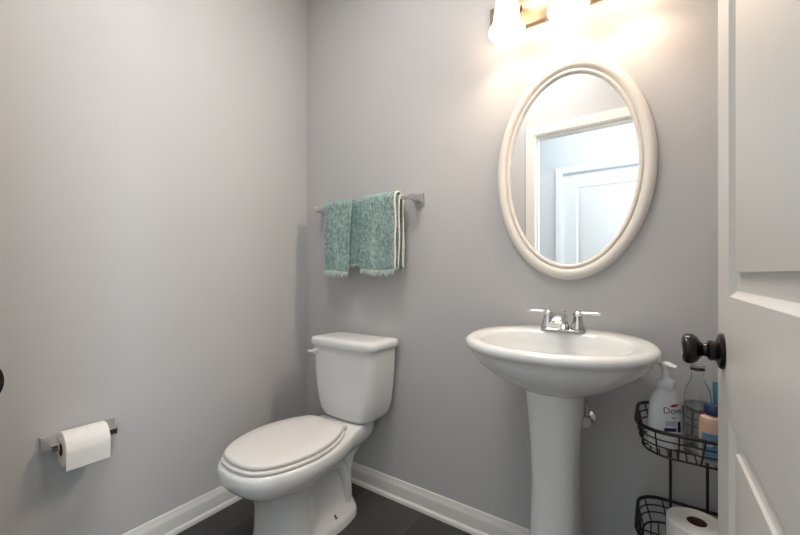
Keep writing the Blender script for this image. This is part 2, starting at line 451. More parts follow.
# ------------------------------------------------------------------ vanity light
LXC, LZ0 = CX - 0.226, 1.90
van = thing('vanity_light', (LXC, 0, 1.97), 'three-shade vanity light bar lit warm, on the wall above the oval mirror', 'light fixture')
obj('back_plate', box(NB(), (LXC - 0.300, -0.024, 1.972), (LXC + 0.300, 0.0, 2.085), 0.004), M['nickel'], van)
for k in (-1, 0, 1):
    x, y = LXC + 0.2 * k, -0.125
    bm = NB()
    tube(bm, catmull([(x, -0.02, 2.045), (x, -0.06, 2.060), (x, -0.105, 2.095), (x, y, 2.092), (x, y, 2.070)], 5), 0.008, 10)
    lathe(bm, [(0, 0.022), (0.018, 0.022), (0.030, 0.012), (0.031, 0.0), (0, 0.0)], (x, y, 2.055), 'z', 24)
    lathe(bm, [(0.0, -0.010), (0.022, -0.010), (0.024, 0.0), (0, 0.0)], (x, -0.022, 2.045), 'y', 24)
    obj('lamp_arm', bm, M['nickel'], van)
    outer = [(0.029, 0.160), (0.031, 0.140), (0.036, 0.110), (0.041, 0.080), (0.045, 0.050), (0.048, 0.035), (0.053, 0.024), (0.060, 0.014), (0.0625, 0.006), (0.061, 0.0)]
    inner = [(0.0575, 0.001), (0.0590, 0.006), (0.0565, 0.013), (0.050, 0.022), (0.0450, 0.035), (0.042, 0.050), (0.038, 0.080), (0.033, 0.110), (0.028, 0.140), (0.026, 0.157)]
    sh = obj('lamp_shade', lathe(NB(), outer + inner, (x, y, LZ0), 'z', 40), M['shade'], van, ang=60)
    bm = NB()
    lathe(bm, [(0, 0), (0.008, 0.001), (0.015, 0.006), (0.0185, 0.014), (0.0185, 0.022), (0.015, 0.034), (0.011, 0.046), (0.010, 0.060), (0, 0.060)], (x, y, LZ0 + 0.070), 'z', 20)
    obj('bulb', bm, M['bulb'], sh)
    d = bpy.data.lights.new('bulb_light', 'POINT'); d.energy = BULB_W; d.color = (1.0, 0.76, 0.56); d.shadow_soft_size = 0.018
    lo = bpy.data.objects.new('bulb_light', d); COL.objects.link(lo); lo.location = (x, y, LZ0 + 0.045)
    d = bpy.data.lights.new('shade_fill', 'AREA'); d.shape = 'DISK'; d.size = 0.10; d.energy = SHADE_FILL_W; d.color = (1.0, 0.85, 0.72)  # fill disk added in front of each shade to throw more light roomward
    lo = bpy.data.objects.new('shade_fill', d); COL.objects.link(lo); lo.location = (x, y - 0.066, LZ0 + 0.05)
    lo.rotation_euler = Vector((-0.55, -1.0, -0.55)).to_track_quat('-Z', 'Y').to_euler()

# ------------------------------------------------------------------ towel bar and towels
BZ, BY = 1.385, -0.068
BX0, BX1 = 0.155, 0.745
tb = thing('towel_bar', (0.45, 0, BZ), 'chrome towel bar with square posts holding two teal towels on the wall', 'towel bar')
bm = NB(); box(bm, (BX0, BY - 0.007, BZ - 0.007), (BX1, BY + 0.007, BZ + 0.007), 0.0015); obj('bar', bm, M['chrome'], tb)
def square_post(cx_, cz, ylen, half, hs):
    bm = NB()
    def sq(h, y): return [Vector((cx_ + sx * h, y, cz + sz * h)) for sx, sz in ((-1, -1), (1, -1), (1, 1), (-1, 1))]
    loft(bm, [sq(half, 0), sq(half, -0.006), sq(half * 0.86, -0.010), sq(hs, -ylen * 0.55), sq(hs, -ylen)], True, True)
    return bm
for x in (BX0, BX1): obj('post', square_post(x, BZ, 0.080, 0.024, 0.0115), M['chrome'], tb, ang=20)

def towel_sheet(x0, x1, zf, zb, off, th, amp, ph, nx=44, lean=0.0, taper=0.0):
    """a cloth folded over the bar; off = distance of the cloth's inner face from bar centre"""
    r = off
    prof = []
    n1 = 26
    for i in range(n1 + 1):
        t = i / n1; prof.append((BY - r - 0.004 * (1 - t), zf + (BZ - zf) * t, 1 - t))
    for i in range(1, 10):
        a = PI * i / 10; prof.append((BY - r * math.cos(a), BZ + r * math.sin(a), 0))
    for i in range(n1 + 1):
        t = i / n1; prof.append((BY + r - 0.002 * t, BZ + (zb - BZ) * t, t))
    npz = len(prof)
    def disp(u, k, w, front):
        return w * amp * (math.sin(u * 9 + ph) * 0.6 + math.sin(u * 21 + ph * 2 + k * 0.1) * 0.3 + 0.35 * math.sin(k * 0.55 + u * 4))
    # tangent normals
    rows_o, rows_i = [], []
    for k, (y, z, w) in enumerate(prof):
        y0, z0, _ = prof[max(k - 1, 0)]; y1, z1, _ = prof[min(k + 1, npz - 1)]
        ty, tz = y1 - y0, z1 - z0; L = math.hypot(ty, tz); ny, nz = -tz / L, ty / L
        ro, ri = [], []
        for i in range(nx + 1):
            u = i / nx
            x = x0 + (x1 - x0) * u + lean * w * (0.6 + 0.4 * u) + taper * w * (u - 0.5) + 0.002 * math.sin(k * 0.35 + ph)
            g = disp(u, k, w, k < npz / 2)
            fz = 0.004 * w * math.sin(u * 5 + ph)
            jit = (random.random() - 0.5) * 0.0016
            yo = y + ny * (th + jit) + g * (1 if k < npz / 2 else 0.3)
            ro.append(Vector((x, min(yo, -0.006), z + nz * th + fz)))
            yi = y + g * (1 if k < npz / 2 else 0.3)
            ri.append(Vector((x, min(yi, -0.008), z + fz)))
        rows_o.append(ro); rows_i.append(ri)
    rings = [[*rows_o[k], *rows_i[k][::-1]] for k in range(npz)]
    return rings
def fringe_bm(row, length, n, seed):
    rnd = random.Random(seed); bm = NB()
    a = row
    for i in range(n):
        t = (i + 0.5) / n * (len(a) - 1); k = int(t); f = t - k
        p = a[k].lerp(a[min(k + 1, len(a) - 1)], f)
        dx, dy = (rnd.random() - 0.5) * 0.009, -0.001 - rnd.random() * 0.004
        L = length * (0.6 + 0.6 * rnd.random())
        tube(bm, [p + Vector((0, 0, 0.003)), p + Vector((dx * 0.4, dy, -L * 0.5)), p + Vector((dx, dy * 0.6, -L))], 0.0016, 5, radii=[0.0018, 0.0016, 0.0010])
    return bm
def build_towel(name_label, x0, x1, zf, zb, off, amp, ph, back=None, lean=0.0, taper=0.0, edges=(), m='terry', th=0.009):
    t = thing('hand_towel', ((x0 + x1) / 2, BY, BZ), name_label, 'towel', 'teal towels on the chrome bar')
    rings = towel_sheet(x0, x1, zf, zb, off, th, amp, ph, lean=lean, taper=taper)
    bm = NB(); loft(bm, rings, True, True)
    body = obj('towel_cloth', bm, M[m], t, ang=70)
    nx = (len(rings[0])) // 2
    obj('fringe', fringe_bm(rings[0][:nx], 0.024, 46, 3), M['fringe'], body, label='pale fringe')
    obj('fringe', fringe_bm(rings[-1][:nx], 0.018, 50, 5), M['fringe'], body)
    for side in edges:
        idx = nx - 1 if side > 0 else 0
        pts = [(r[idx] + r[nx]) / 2 if side > 0 else (r[0] + r[-1]) / 2 for r in rings]
        pts = [p + Vector((side * 0.001, 0, 0)) for p in pts]
        bm = NB(); tube(bm, pts, 0.0042, 6); obj('hem', bm, M['hem'], body, label='cream hem')
    if back:
        for j, (bx0, bx1, bzf, bzb, boff, bth, bedge) in enumerate(back):
            rg = towel_sheet(bx0, bx1, bzf, bzb, boff, bth, amp * 0.5, ph + 2 + j, nx=30)
            bm = NB(); loft(bm, rg, True, True)
            ly = obj('folded_layer', bm, M['terry_shaded'], t, ang=70)
            n2 = len(rg[0]) // 2
            obj('fringe', fringe_bm(rg[0][:n2], 0.014, 30, 11 + j), M['fringe'], ly)
            if bedge:
                pts = [(r[n2 - 1] + r[n2]) / 2 + Vector((0.001, 0, 0)) for r in rg]
                bm = NB(); tube(bm, pts, 0.0036, 6); obj('hem', bm, M['hem'], ly)
    return t
build_towel('teal terry hand towel on the bar end nearest the room corner', 0.240, 0.418, 1.062, 1.10, 0.021, 0.006, 0.4,
            back=[(0.262, 0.483, 1.095, 1.09, 0.0108, 0.006, False)], lean=-0.008, taper=-0.012)
build_towel('wider teal terry hand towel with cream hem, on the bar end nearest the mirror', 0.496, 0.676, 1.068, 1.075, 0.026, 0.007, 1.9,
            back=[(0.500, 0.688, 1.075, 1.08, 0.0108, 0.007, True)], lean=-0.004, taper=0.022, edges=(1,))

# ------------------------------------------------------------------ toilet
TX = 0.444
toi = thing('toilet', (TX, -0.40, 0), 'white two-piece toilet with closed lid in the corner of the room', 'toilet')
def outline(pts, n=14, z=0.0):
    """right-side (hw, y) control points front->rear; returns a closed ring"""
    c = catmull([(p[0], p[1], 0) for p in pts], n)
    # resample to fixed count by arc length
    L = [0]
    for a, b in zip(c[:-1], c[1:]): L.append(L[-1] + (b - a).length)
    K = 40; out = []
    j = 0
    for i in range(K + 1):
        s = L[-1] * i / K
        while j < len(L) - 2 and L[j + 1] < s: j += 1
        f = (s - L[j]) / max(L[j + 1] - L[j], 1e-9)
        out.append(c[j].lerp(c[j + 1], min(max(f, 0), 1)))
    ring = [Vector((TX + max(p.x, 0), p.y, z)) for p in out]
    ring += [Vector((TX - max(p.x, 0), p.y, z)) for p in out[-2:0:-1]]
    return ring
def egg(front, rear, hw, rw, s=1.0):
    L = rear - front
    return [(0, front), (0.42 * hw, front + 0.010), (0.70 * hw, front + 0.055 * L / .5), (0.90 * hw, front + 0.125 * L / .5), (0.99 * hw, front + 0.20 * L / .5),
            (hw, front + 0.27 * L / .5), (0.965 * hw, front + 0.35 * L / .5), ((0.55 * hw + 0.45 * rw), front + 0.43 * L / .5), (rw, rear - 0.012), (rw * 0.9, rear), (0, rear)]
def lerp_pts(A, B, t): return [(a[0] * (1 - t) + b[0] * t, a[1] * (1 - t) + b[1] * t) for a, b in zip(A, B)]
RIM = [(0, -.734), (.075, -.723), (.125, -.688), (.161, -.626), (.180, -.555), (.184, -.480), (.178, -.400), (.160, -.310), (.134, -.230), (.106, -.095), (.086, -.065), (0, -.065)]
SUB = [(0, -.655), (.060, -.646), (.095, -.618), (.116, -.575), (.124, -.530), (.124, -.475), (.114, -.400), (.096, -.310), (.082, -.230), (.072, -.125), (.058, -.110), (0, -.110)]
COLM = [(0, -.600), (.048, -.594), (.080, -.577), (.100, -.547), (.107, -.515), (.104, -.472), (.082, -.425), (.066, -.360), (.062, -.280), (.056, -.195), (.044, -.180), (0, -.180)]
FOOT = [(0, -.628), (.053, -.621), (.086, -.600), (.108, -.560), (.115, -.520), (.116, -.475), (.115, -.430), (.113, -.360), (.112, -.280), (.095, -.195), (.060, -.172), (0, -.168)]
bm = NB()
ft2 = lerp_pts(FOOT, COLM, .10)
rings = [outline(FOOT, z=0), outline(FOOT, z=.026), outline(ft2, z=.036), outline(lerp_pts(FOOT, COLM, .35), z=.044), outline(lerp_pts(FOOT, COLM, .72), z=.062),
         outline(lerp_pts(FOOT, COLM, .93), z=.09), outline(COLM, z=.13), outline(COLM, z=.19), outline(lerp_pts(COLM, SUB, .25), z=.240), outline(lerp_pts(COLM, SUB, .65), z=.265),
         outline(SUB, z=.280), outline(lerp_pts(SUB, RIM, .30), z=.290), outline(lerp_pts(SUB, RIM, .62), z=.306), outline(lerp_pts(SUB, RIM, .86), z=.325),
         outline(lerp_pts(SUB, RIM, .97), z=.345), outline(RIM, z=.360), outline(lerp_pts(RIM, SUB, .02), z=.374), outline(lerp_pts(RIM, SUB, .08), z=.384), outline(lerp_pts(RIM, SUB, .2), z=.388)]
loft(bm, rings, True, True)
# trapway bulge on both flanks
for s in (-1, 1):
    tp = catmull([(TX + s * .060, -.42, .255), (TX + s * .060, -.36, .26), (TX + s * .056, -.28, .25), (TX + s * .050, -.235, .19), (TX + s * .052, -.215, .10), (TX + s * .05, -.225, .02)], 6)
    tube(bm, tp, 0.04, 14, radii=[0.020 + 0.010 * math.sin(PI * i / (len(tp) - 1)) for i in range(len(tp))])
obj('bowl', bm, M['porc'], toi, ang=50)
for s in (-1, 1):
    bm = NB(); lathe(bm, [(0.009, 0), (0.009, 0.005), (0.0045, 0.006), (0.004, 0.014), (0, 0.015)], (TX + s * .086, -.315, .044), 'z', 20)
    obj('floor_bolt', bm, M['rust'], toi, label='brown floor bolt')
SEAT = [(0, -.719), (.072, -.708), (.119, -.675), (.153, -.616), (.171, -.550), (.177, -.480), (.168, -.405), (.144, -.335), (.113, -.286), (.090, -.272), (.070, -.268), (0, -.268)]
LIDP = [(0, -.711), (.071, -.700), (.116, -.668), (.149, -.611), (.167, -.548), (.173, -.480), (.163, -.407), (.138, -.338), (.107, -.289), (.086, -.275), (.068, -.271), (0, -.271)]
cen = [(0, -.48)] * 12
bm = NB()
loft(bm, [outline(lerp_pts(SEAT, cen, .03), z=.3895), outline(SEAT, z=.393), outline(SEAT, z=.400), outline(lerp_pts(SEAT, cen, .02), z=.4035)], True, True)
obj('seat', bm, M['seat'], toi, ang=50)
bm = NB()
loft(bm, [outline(lerp_pts(LIDP, cen, .035), z=.4055), outline(lerp_pts(LIDP, cen, .003), z=.408), outline(LIDP, z=.414), outline(lerp_pts(LIDP, cen, .012), z=.4195), outline(lerp_pts(LIDP, cen, .05), z=.4225),
          outline(lerp_pts(LIDP, cen, .35), z=.425), outline(lerp_pts(LIDP, cen, .8), z=.426)], True, True)
obj('lid', bm, M['seat'], toi, ang=50)
for s in (-1, 1):
    bm = NB(); tube(bm, [(TX + s * .075 - .022, -.262, .4035), (TX + s * .075 + .022, -.262, .4035)], 0.0085, 14)
    box(bm, (TX + s * .075 - .018, -.270, .387), (TX + s * .075 + .018, -.248, .408), 0.003)
    obj('hinge', bm, M['seat'], toi)
def rrect(hw, yb, yf, r, z, bow=0.0, n=8):
    """rounded rectangle ring; front corners radius r, rear 0.3 r"""
    out = []
    rb = r * 0.35
    for cxn, cyn, rr, a0 in ((hw - rb, yb - rb, rb, 0), (-hw + rb, yb - rb, rb, PI / 2), (-hw + r, yf + r, r, PI), (hw - r, yf + r, r, 1.5 * PI)):
        for i in range(n + 1):
            a = a0 + PI / 2 * i / n
            x, y = cxn + rr * math.cos(a), cyn + rr * math.sin(a)
            if y < yf + r + 1e-6: y -= bow * (1 - (x / hw) ** 2)
            out.append(Vector((TX + x, y, z)))
    # extra points on the front run for the bow
    return out
def front_fill(ring):
    # insert points between front-left last and front-right first corner
    n = 9; a, b = ring[3 * n - 1], ring[3 * n]
    yf = a.y; out = ring[:3 * n]
    for i in range(1, 8):
        t = i / 8; x = a.x + (b.x - a.x) * t
        out.append(Vector((x, a.y, a.z)))
    return out + ring[3 * n:]
def bowed(ring, bow, hw):
    ys = min(p.y for p in ring)
    r2 = []
    for p in ring:
        q = p.copy(); k = max(0, 1 - ((p.x - TX) / hw) ** 2)
        depth = (max(v.y for v in ring) - p.y) / (max(v.y for v in ring) - ys)
        q.y -= bow * k * max(0, depth - 0.5) * 2
        r2.append(q)
    return r2
def tank_ring(hw, yb, yf, r, z, bow=.012): return bowed(front_fill(rrect(hw, yb, yf, r, z)), bow, hw)
bm = NB()
loft(bm, [tank_ring(.120, -.060, -.165, .05, .389, .01), tank_ring(.136, -.048, -.182, .055, .393), tank_ring(.149, -.036, -.190, .055, .405), tank_ring(.160, -.028, -.194, .052, .43),
          tank_ring(.169, -.024, -.196, .048, .47), tank_ring(.176, -.022, -.199, .045, .53), tank_ring(.182, -.020, -.201, .042, .62), tank_ring(.186, -.020, -.202, .040, .716)], True, True)
obj('tank', bm, M['porc'], toi, ang=50)
bm = NB()
loft(bm, [tank_ring(.188, -.018, -.205, .042, .716), tank_ring(.196, -.013, -.212, .045, .719), tank_ring(.199, -.012, -.214, .046, .727), tank_ring(.199, -.012, -.214, .046, .740),
          tank_ring(.196, -.014, -.211, .045, .749), tank_ring(.188, -.019, -.203, .042, .7545), tank_ring(.150, -.040, -.170, .03, .757)], True, True)
obj('tank_lid', bm, M['porc'], toi, ang=50)
bm = NB()
fy = -.212
lathe(bm, [(0, -.012), (.011, -.012), (.013, -.004), (.013, .012), (0, .012)], (TX - .145, fy + .004, .690), 'y', 20)
tube(bm, catmull([(TX - .145, fy - .008, .690), (TX - .160, fy - .014, .689), (TX - .178, fy - .013, .687)], 4), 0.006, 10, radii=None)
obj('flush_lever', bm, M['whiteplastic'], toi, label='small pale flush lever')

# ------------------------------------------------------------------ pedestal sink
SX = CX - 0.2485
snk = thing('pedestal_sink', (SX, -0.22, 0), 'white oval pedestal sink below the oval mirror', 'sink')
def sring(a, b, yc, z, n=72, ex=2.15, yb=-0.004, dz=0.0):
    r = []
    for i in range(n):
        t = 2 * PI * i / n
        c, s = math.cos(t), math.sin(t)
        x = a * math.copysign(abs(c) ** (2 / ex), c); y = yc + b * math.copysign(abs(s) ** (2 / ex), s)
        y = min(y, yb)
        f = (y - (yc - b)) / (2 * b)          # 0 front .. 1 back
        r.append(Vector((SX + x, y, z + dz * f)))
    return r
bm = NB(); yc = -.222
rings = [sring(.060, .060, -.235, .704), sring(.092, .088, -.232, .706), sring(.108, .104, -.230, .712), sring(.150, .138, -.228, .729), sring(.190, .165, -.226, .750), sring(.222, .186, -.225, .773),
         sring(.242, .199, -.224, .794, dz=.002), sring(.252, .206, -.223, .808, dz=.006), sring(.258, .214, yc, .8165, dz=.010), sring(.2655, .222, yc, .8225, dz=.012), sring(.2680, .2245, yc, .830, dz=.014), sring(.2655, .222, yc, .8395, dz=.015), sring(.259, .215, yc, .845, dz=.016),
         sring(.250, .203, yc, .8475, dz=.017), sring(.222, .164, -.240, .8455, yb=-.095, dz=.017), sring(.213, .154, -.243, .843, yb=-.105, dz=.017), sring(.205, .147, -.245, .836, yb=-.112, dz=.014), sring(.196, .140, -.247, .820, yb=-.118),
         sring(.172, .124, -.250, .780, yb=-.12), sring(.120, .090, -.250, .745, yb=-.12), sring(.050, .040, -.250, .728, yb=-.12), sring(.022, .022, -.250, .725)]
loft(bm, rings, True, True)
obj('basin', bm, M['porc'], snk, ang=60)
bm = NB(); lathe(bm, [(0, .0), (.020, 0), (.022, .003), (.017, .0045), (.0, .003)], (SX, -.25, .7255), 'z', 24); obj('drain', bm, M['chrome'], snk)
def pring(hw, yfront, ymid, yback, z, hb):
    pts = []
    n = 26
    for i in range(n + 1):
        a = PI * i / n
        c, s = math.cos(a), math.sin(a)
        pts.append(Vector((SX + hw * math.copysign(abs(c) ** 0.82, c), ymid - (ymid - yfront) * abs(s) ** 0.9, z)))
    pts += [Vector((SX - hw, ymid + .012, z)), Vector((SX - hw * .99, ymid + .018, z)), Vector((SX - hb, ymid + .024, z)), Vector((SX - hb, yback - .004, z)), Vector((SX - hb + .004, yback, z)),
            Vector((SX + hb - .004, yback, z)), Vector((SX + hb, yback - .004, z)), Vector((SX + hb, ymid + .024, z)), Vector((SX + hw * .99, ymid + .018, z)), Vector((SX + hw, ymid + .012, z))]
    return pts
bm = NB()
PR = [(.110, -.335, .0), (.110, -.335, .03), (.106, -.331, .042), (.094, -.322, .055), (.086, -.316, .085), (.078, -.309, .15), (.072, -.303, .25), (.069, -.300, .36), (.0685, -.300, .45), (.071, -.303, .53), (.076, -.310, .60), (.081, -.318, .65), (.084, -.324, .700), (.085, -.326, .722)]
bm_dx = .004
loft(bm, [pring(w - .003, f, -.225 + (w - .07) * .3, -.14, z, w - .010) for w, f, z in PR], True, True)
bmesh.ops.translate(bm, verts=bm.verts, vec=(bm_dx, 0, 0))
obj('pedestal', bm, M['porc'], snk, ang=40)

# faucet
FY, FZ = -.092, .8630
fau = thing('faucet', (SX, FY, FZ), 'chrome two-handle faucet on the back rim of the pedestal sink', 'faucet')
def rbox(bm, cx_, cy_, z0, z1, hx, hy, r, taper=1.0):
    def rr(hx, hy, r, z):
        out = []
        for sx, sy, a0 in ((1, 1, 0), (-1, 1, PI / 2), (-1, -1, PI), (1, -1, 1.5 * PI)):
            for i in range(6):
                a = a0 + PI / 2 * i / 5
                out.append(Vector((cx_ + sx * (hx - r) + r * math.cos(a), cy_ + sy * (hy - r) + r * math.sin(a), z)))
        return out
    loft(bm, [rr(hx, hy, r, z0), rr(hx, hy, r, z1 - .002), rr(hx * .985 * taper, hy * .93 * taper, r * .93, z1)], True, True)
bm = NB(); rbox(bm, SX, FY, FZ, FZ + .006, .070, .024, .0235); obj('base_plate', bm, M['chrome'], fau)
bm = NB()
lathe(bm, [(.021, .008), (.021, .016), (.018, .022), (.016, .040), (.017, .046), (.013, .052), (0, .054)], (SX, FY, FZ), 'z', 24)
# spout: rounded-rectangular section reaching over the basin
spp = catmull([(0, .0, .030), (0, -.020, .044), (0, -.050, .047), (0, -.082, .036), (0, -.100, .026)], 6)
rings = []
for i, p in enumerate(spp):
    t = i / (len(spp) - 1)
    q0, q1 = spp[max(i - 1, 0)], spp[min(i + 1, len(spp) - 1)]
    tg = (q1 - q0).normalized(); up = Vector((1, 0, 0)).cross(tg).normalized()
    hw, hh = .016 + .008 * t, .014 - .001 * t
    ring = []
    for k in range(20):
        a = 2 * PI * k / 20; c, s = math.cos(a), math.sin(a)
        ring.append(Vector((SX, FY, FZ)) + p + Vector((1, 0, 0)) * hw * math.copysign(abs(c) ** .55, c) + up * hh * math.copysign(abs(s) ** .55, s))
    rings.append(ring)
loft(bm, rings, True, True)
obj('spout', bm, M['chrome'], fau, ang=45)
bm = NB(); lathe(bm, [(.0025, .0), (.0025, .050), (.006, .053), (.006, .060), (0, .062)], (SX, FY + .018, FZ + .006), 'z', 14); obj('lift_rod', bm, M['chrome'], fau)
for s in (-1, 1):
    hx = SX + s * .046
    bm = NB(); lathe(bm, [(0, .007), (.0215, .007), (.0215, .016), (.0195, .019), (.0165, .028), (.0135, .042), (.0125, .050), (.0150, .054), (.0150, .060), (.010, .065), (0, .067)], (hx, FY, FZ), 'z', 26)
    hd = obj('handle', bm, M['chrome'], fau)
    bm = NB(); pts = [(hx - s * .006, FY, FZ + .058), (hx + s * .015, FY - .001, FZ + .059), (hx + s * .040, FY - .004, FZ + .0605), (hx + s * .062, FY - .006, FZ + .060), (hx + s * .068, FY - .006, FZ + .060)]
    tube(bm, pts, .005, 12, radii=[.0075, .0055, .0048, .0062, .0045]); obj('lever', bm, M['chrome'], hd)

# shut-off valve under the sink
VX, VZ = SX + .066, .562
val = thing('shutoff_valve', (VX, 0, VZ), 'small white round shut-off valve on the wall behind the sink pedestal', 'valve')
bm = NB(); lathe(bm, [(0, 0), (.024, 0), (.022, -.006), (.009, -.009), (.009, -.034), (.011, -.036), (.011, -.055), (0, -.055)], (VX, 0, VZ), 'y', 24); obj('valve_body', bm, M['chrome'], val)
bm = NB(); lathe(bm, [(0, -.055), (.006, -.055), (.006, -.060), (.015, -.062), (.016, -.066), (.015, -.074), (0, -.075)], (VX, 0, VZ), 'y', 24); obj('valve_handle', bm, M['whiteplastic'], val)
bm = NB(); tube(bm, catmull([(VX, -.045, VZ + .008), (VX, -.045, VZ + .05), (SX + .050, -.055, .66), (SX + .035, -.070, .735)], 6), .0045, 10); obj('supply_hose', bm, M['chrome'], val)

# ------------------------------------------------------------------ toilet paper holder + roll (left wall)
PY0, PY1, PZ = CY + .332, CY + .482, .507
hol = thing('toilet_paper_holder', (0, (PY0 + PY1) / 2, PZ), 'chrome toilet paper holder with two square posts on the left wall', 'toilet paper holder')
for y in (PY0, PY1):
    bm = NB()
    def sq(h, x): return [Vector((x, y + a * h, PZ + b * h)) for a, b in ((-1, -1), (1, -1), (1, 1), (-1, 1))]
    loft(bm, [sq(.024, 0), sq(.024, .006), sq(.0205, .010), sq(.012, .034), sq(.0115, .072), sq(.009, .075)], True, True)
    obj('post', bm, M['chrome'], hol, ang=20)
PXC = .060
bm = NB(); lathe(bm, [(0, 0), (.007, 0), (.007, PY1 - PY0), (0, PY1 - PY0)], (PXC, PY0, PZ), 'y', 16); obj('roller', bm, M['chrome'], hol)
def paper_roll(c, axis, R, rc, L, label, group, hang=0.0):
    o = thing('toilet_roll', c, label, 'toilet paper', group)
    c = Vector(c)
    bm = NB()
    lathe(bm, [(rc, 0), (R - .003, 0), (R, .002), (R, L - .002), (R - .003, L), (rc, L), (rc, 0)], c, axis, 56)
    obj('paper', bm, M['paper'], o, ang=40)
    bm = NB(); lathe(bm, [(rc, -.0005), (rc, L + .0005), (rc - .0015, L + .0005), (rc - .0015, -.0005), (rc, -.0005)], c, axis, 40)
    obj('cardboard_core', bm, M['card'], o, label='brown cardboard core')
    return o
RR, RL = .054, .114
PYR = (PY0 + PY1) / 2 - RL / 2 - .004
# the core hangs on the roller, so the roll's centre sits lower
rz = PZ - .0125
roll = paper_roll((PXC + .003, PYR, rz), 'y', RR, .021, RL, 'white toilet paper roll hanging on the chrome holder on the left wall', None)
bm = NB()
sh = []
for k in range(15):
    a = math.radians(80 - 80 * k / 14)
    sh.append((PXC + .003 + (RR + .0012) * math.cos(a), rz + (RR + .0012) * math.sin(a)))
for k in range(1, 6): sh.append((PXC + .003 + RR + .0012 - .001 * k, rz - .011 * k))
r0 = [[Vector((x, PYR + .001 + (RL - .002) * j / 8, z)) for j in range(9)] for x, z in sh]
r1 = [[p + Vector((.0012, 0, .0003)) for p in r] for r in r0]
loft(bm, [a + b[::-1] for a, b in zip(r1, r0)], True, True)
obj('loose_sheet', bm, M['paper'], roll, ang=40)

# ------------------------------------------------------------------ wire caddy
KX0, KX1, KYB, KYF = CX - .038, CX + .212, -.030, -.285
KXC = (KX0 + KX1) / 2
cad = thing('wire_caddy', (KXC, (KYB + KYF) / 2, 0), 'black wire shelf caddy standing between the sink and the open door', 'caddy')
def ring_pts(ins, z, rf=.070, rb=.060, n=8):
    x0, x1, yb, yf = KX0 + ins, KX1 - ins, KYB - ins, KYF + ins
    out = []
    for cxn, cyn, r, a0 in ((x1 - rb, yb - rb, rb, 0), (x0 + rb, yb - rb, rb, PI / 2), (x0 + rf, yf + rf, rf, PI), (x1 - rf, yf + rf, rf, 1.5 * PI)):
        for i in range(n + 1):
            a = a0 + PI / 2 * i / n; out.append(Vector((cxn + r * math.cos(a), cyn + r * math.sin(a), z)))
    return out
def basket(zt, zb):
    bm = NB(); tube(bm, ring_pts(0, zt), .0048, 8, closed=True); rim = obj('basket_rim', bm, M['wire'], cad)
    bm = NB()
    for f in (.33, .62):
        z = zt + (zb - zt) * f; tube(bm, ring_pts(.012 * f, z), .0020, 6, closed=True)
    tube(bm, ring_pts(.014, zb), .0028, 6, closed=True)
    # uprights
    top, bot = ring_pts(0, zt), ring_pts(.014, zb)
    N = len(top)
    def along(pts, s):
        L = [0]
        for i in range(N): L.append(L[-1] + (pts[(i + 1) % N] - pts[i]).length)
        s *= L[-1]
        for i in range(N):
            if L[i + 1] >= s:
                f = (s - L[i]) / max(L[i + 1] - L[i], 1e-9); return pts[i].lerp(pts[(i + 1) % N], f)
        return pts[0]
    for k in range(18):
        s = (k + .5) / 18
        tube(bm, [along(top, s), along(bot, s)], .0020, 6)
    # shelf wires
    x0, x1, yb, yf = KX0 + .014, KX1 - .014, KYB - .014, KYF + .014
    for k in range(11):
        x = x0 + (x1 - x0) * (k + 1) / 12
        rf = .070; d = 0
        if x < x0 + rf: d = rf - math.sqrt(max(rf * rf - (x0 + rf - x) ** 2, 0))
        if x > x1 - rf: d = rf - math.sqrt(max(rf * rf - (x - x1 + rf) ** 2, 0))
        tube(bm, [(x, yb - d * .8, zb), (x, yf + d, zb)], .0018, 6)
    for y in (-.11, -.20): tube(bm, [(x0, y, zb - .003), (x1, y, zb - .003)], .0022, 6)
    obj('basket_wires', bm, M['wire'], cad)
T1, B1, T2, B2 = .655, .590, .364, .300
T3, B3 = .120, .060
for a, b in ((T1, B1), (T2, B2), (T3, B3)): basket(a, b)
for x in (CX + .043, CX + .129):
    bm = NB(); tube(bm, [(x, KYB - .001, 0.004), (x, KYB - .001, .40), (x, KYB - .001, T1)], .0036, 8); obj('post', bm, M['wire'], cad)
for x in (KX0 + .04, KX1 - .04):
    bm = NB(); tube(bm, [(x, KYF + .03, B3), (x, KYF + .03, .004)], .0036, 8); lathe(bm, [(0, 0), (.006, 0), (.006, .008), (0, .008)], (x, KYF + .03, 0), 'z', 12); obj('foot', bm, M['wire'], cad)

# spare roll in the lower basket
spare = paper_roll((CX + .092, -.200, B2 + .003), 'z', .064, .021, .112, 'white spare toilet paper roll standing in the lower basket of the wire caddy', None)

# ------------------------------------------------------------------ bottles in the upper basket
BZ0 = B1 + .003
def text_mesh_bm(body, size, shear=0.0):
    cu = bpy.data.curves.new('print', 'FONT'); cu.body = body; cu.size = size; cu.shear = shear; cu.align_x = 'CENTER'; cu.align_y = 'CENTER'
    cu.resolution_u = 3
    o = bpy.data.objects.new('print', cu); COL.objects.link(o)
    dg = bpy.context.evaluated_depsgraph_get()
    me = bpy.data.meshes.new_from_object(o.evaluated_get(dg))
    bm = NB(); bm.from_mesh(me)
    bpy.data.objects.remove(o); bpy.data.curves.remove(cu); bpy.data.meshes.remove(me)
    return bm
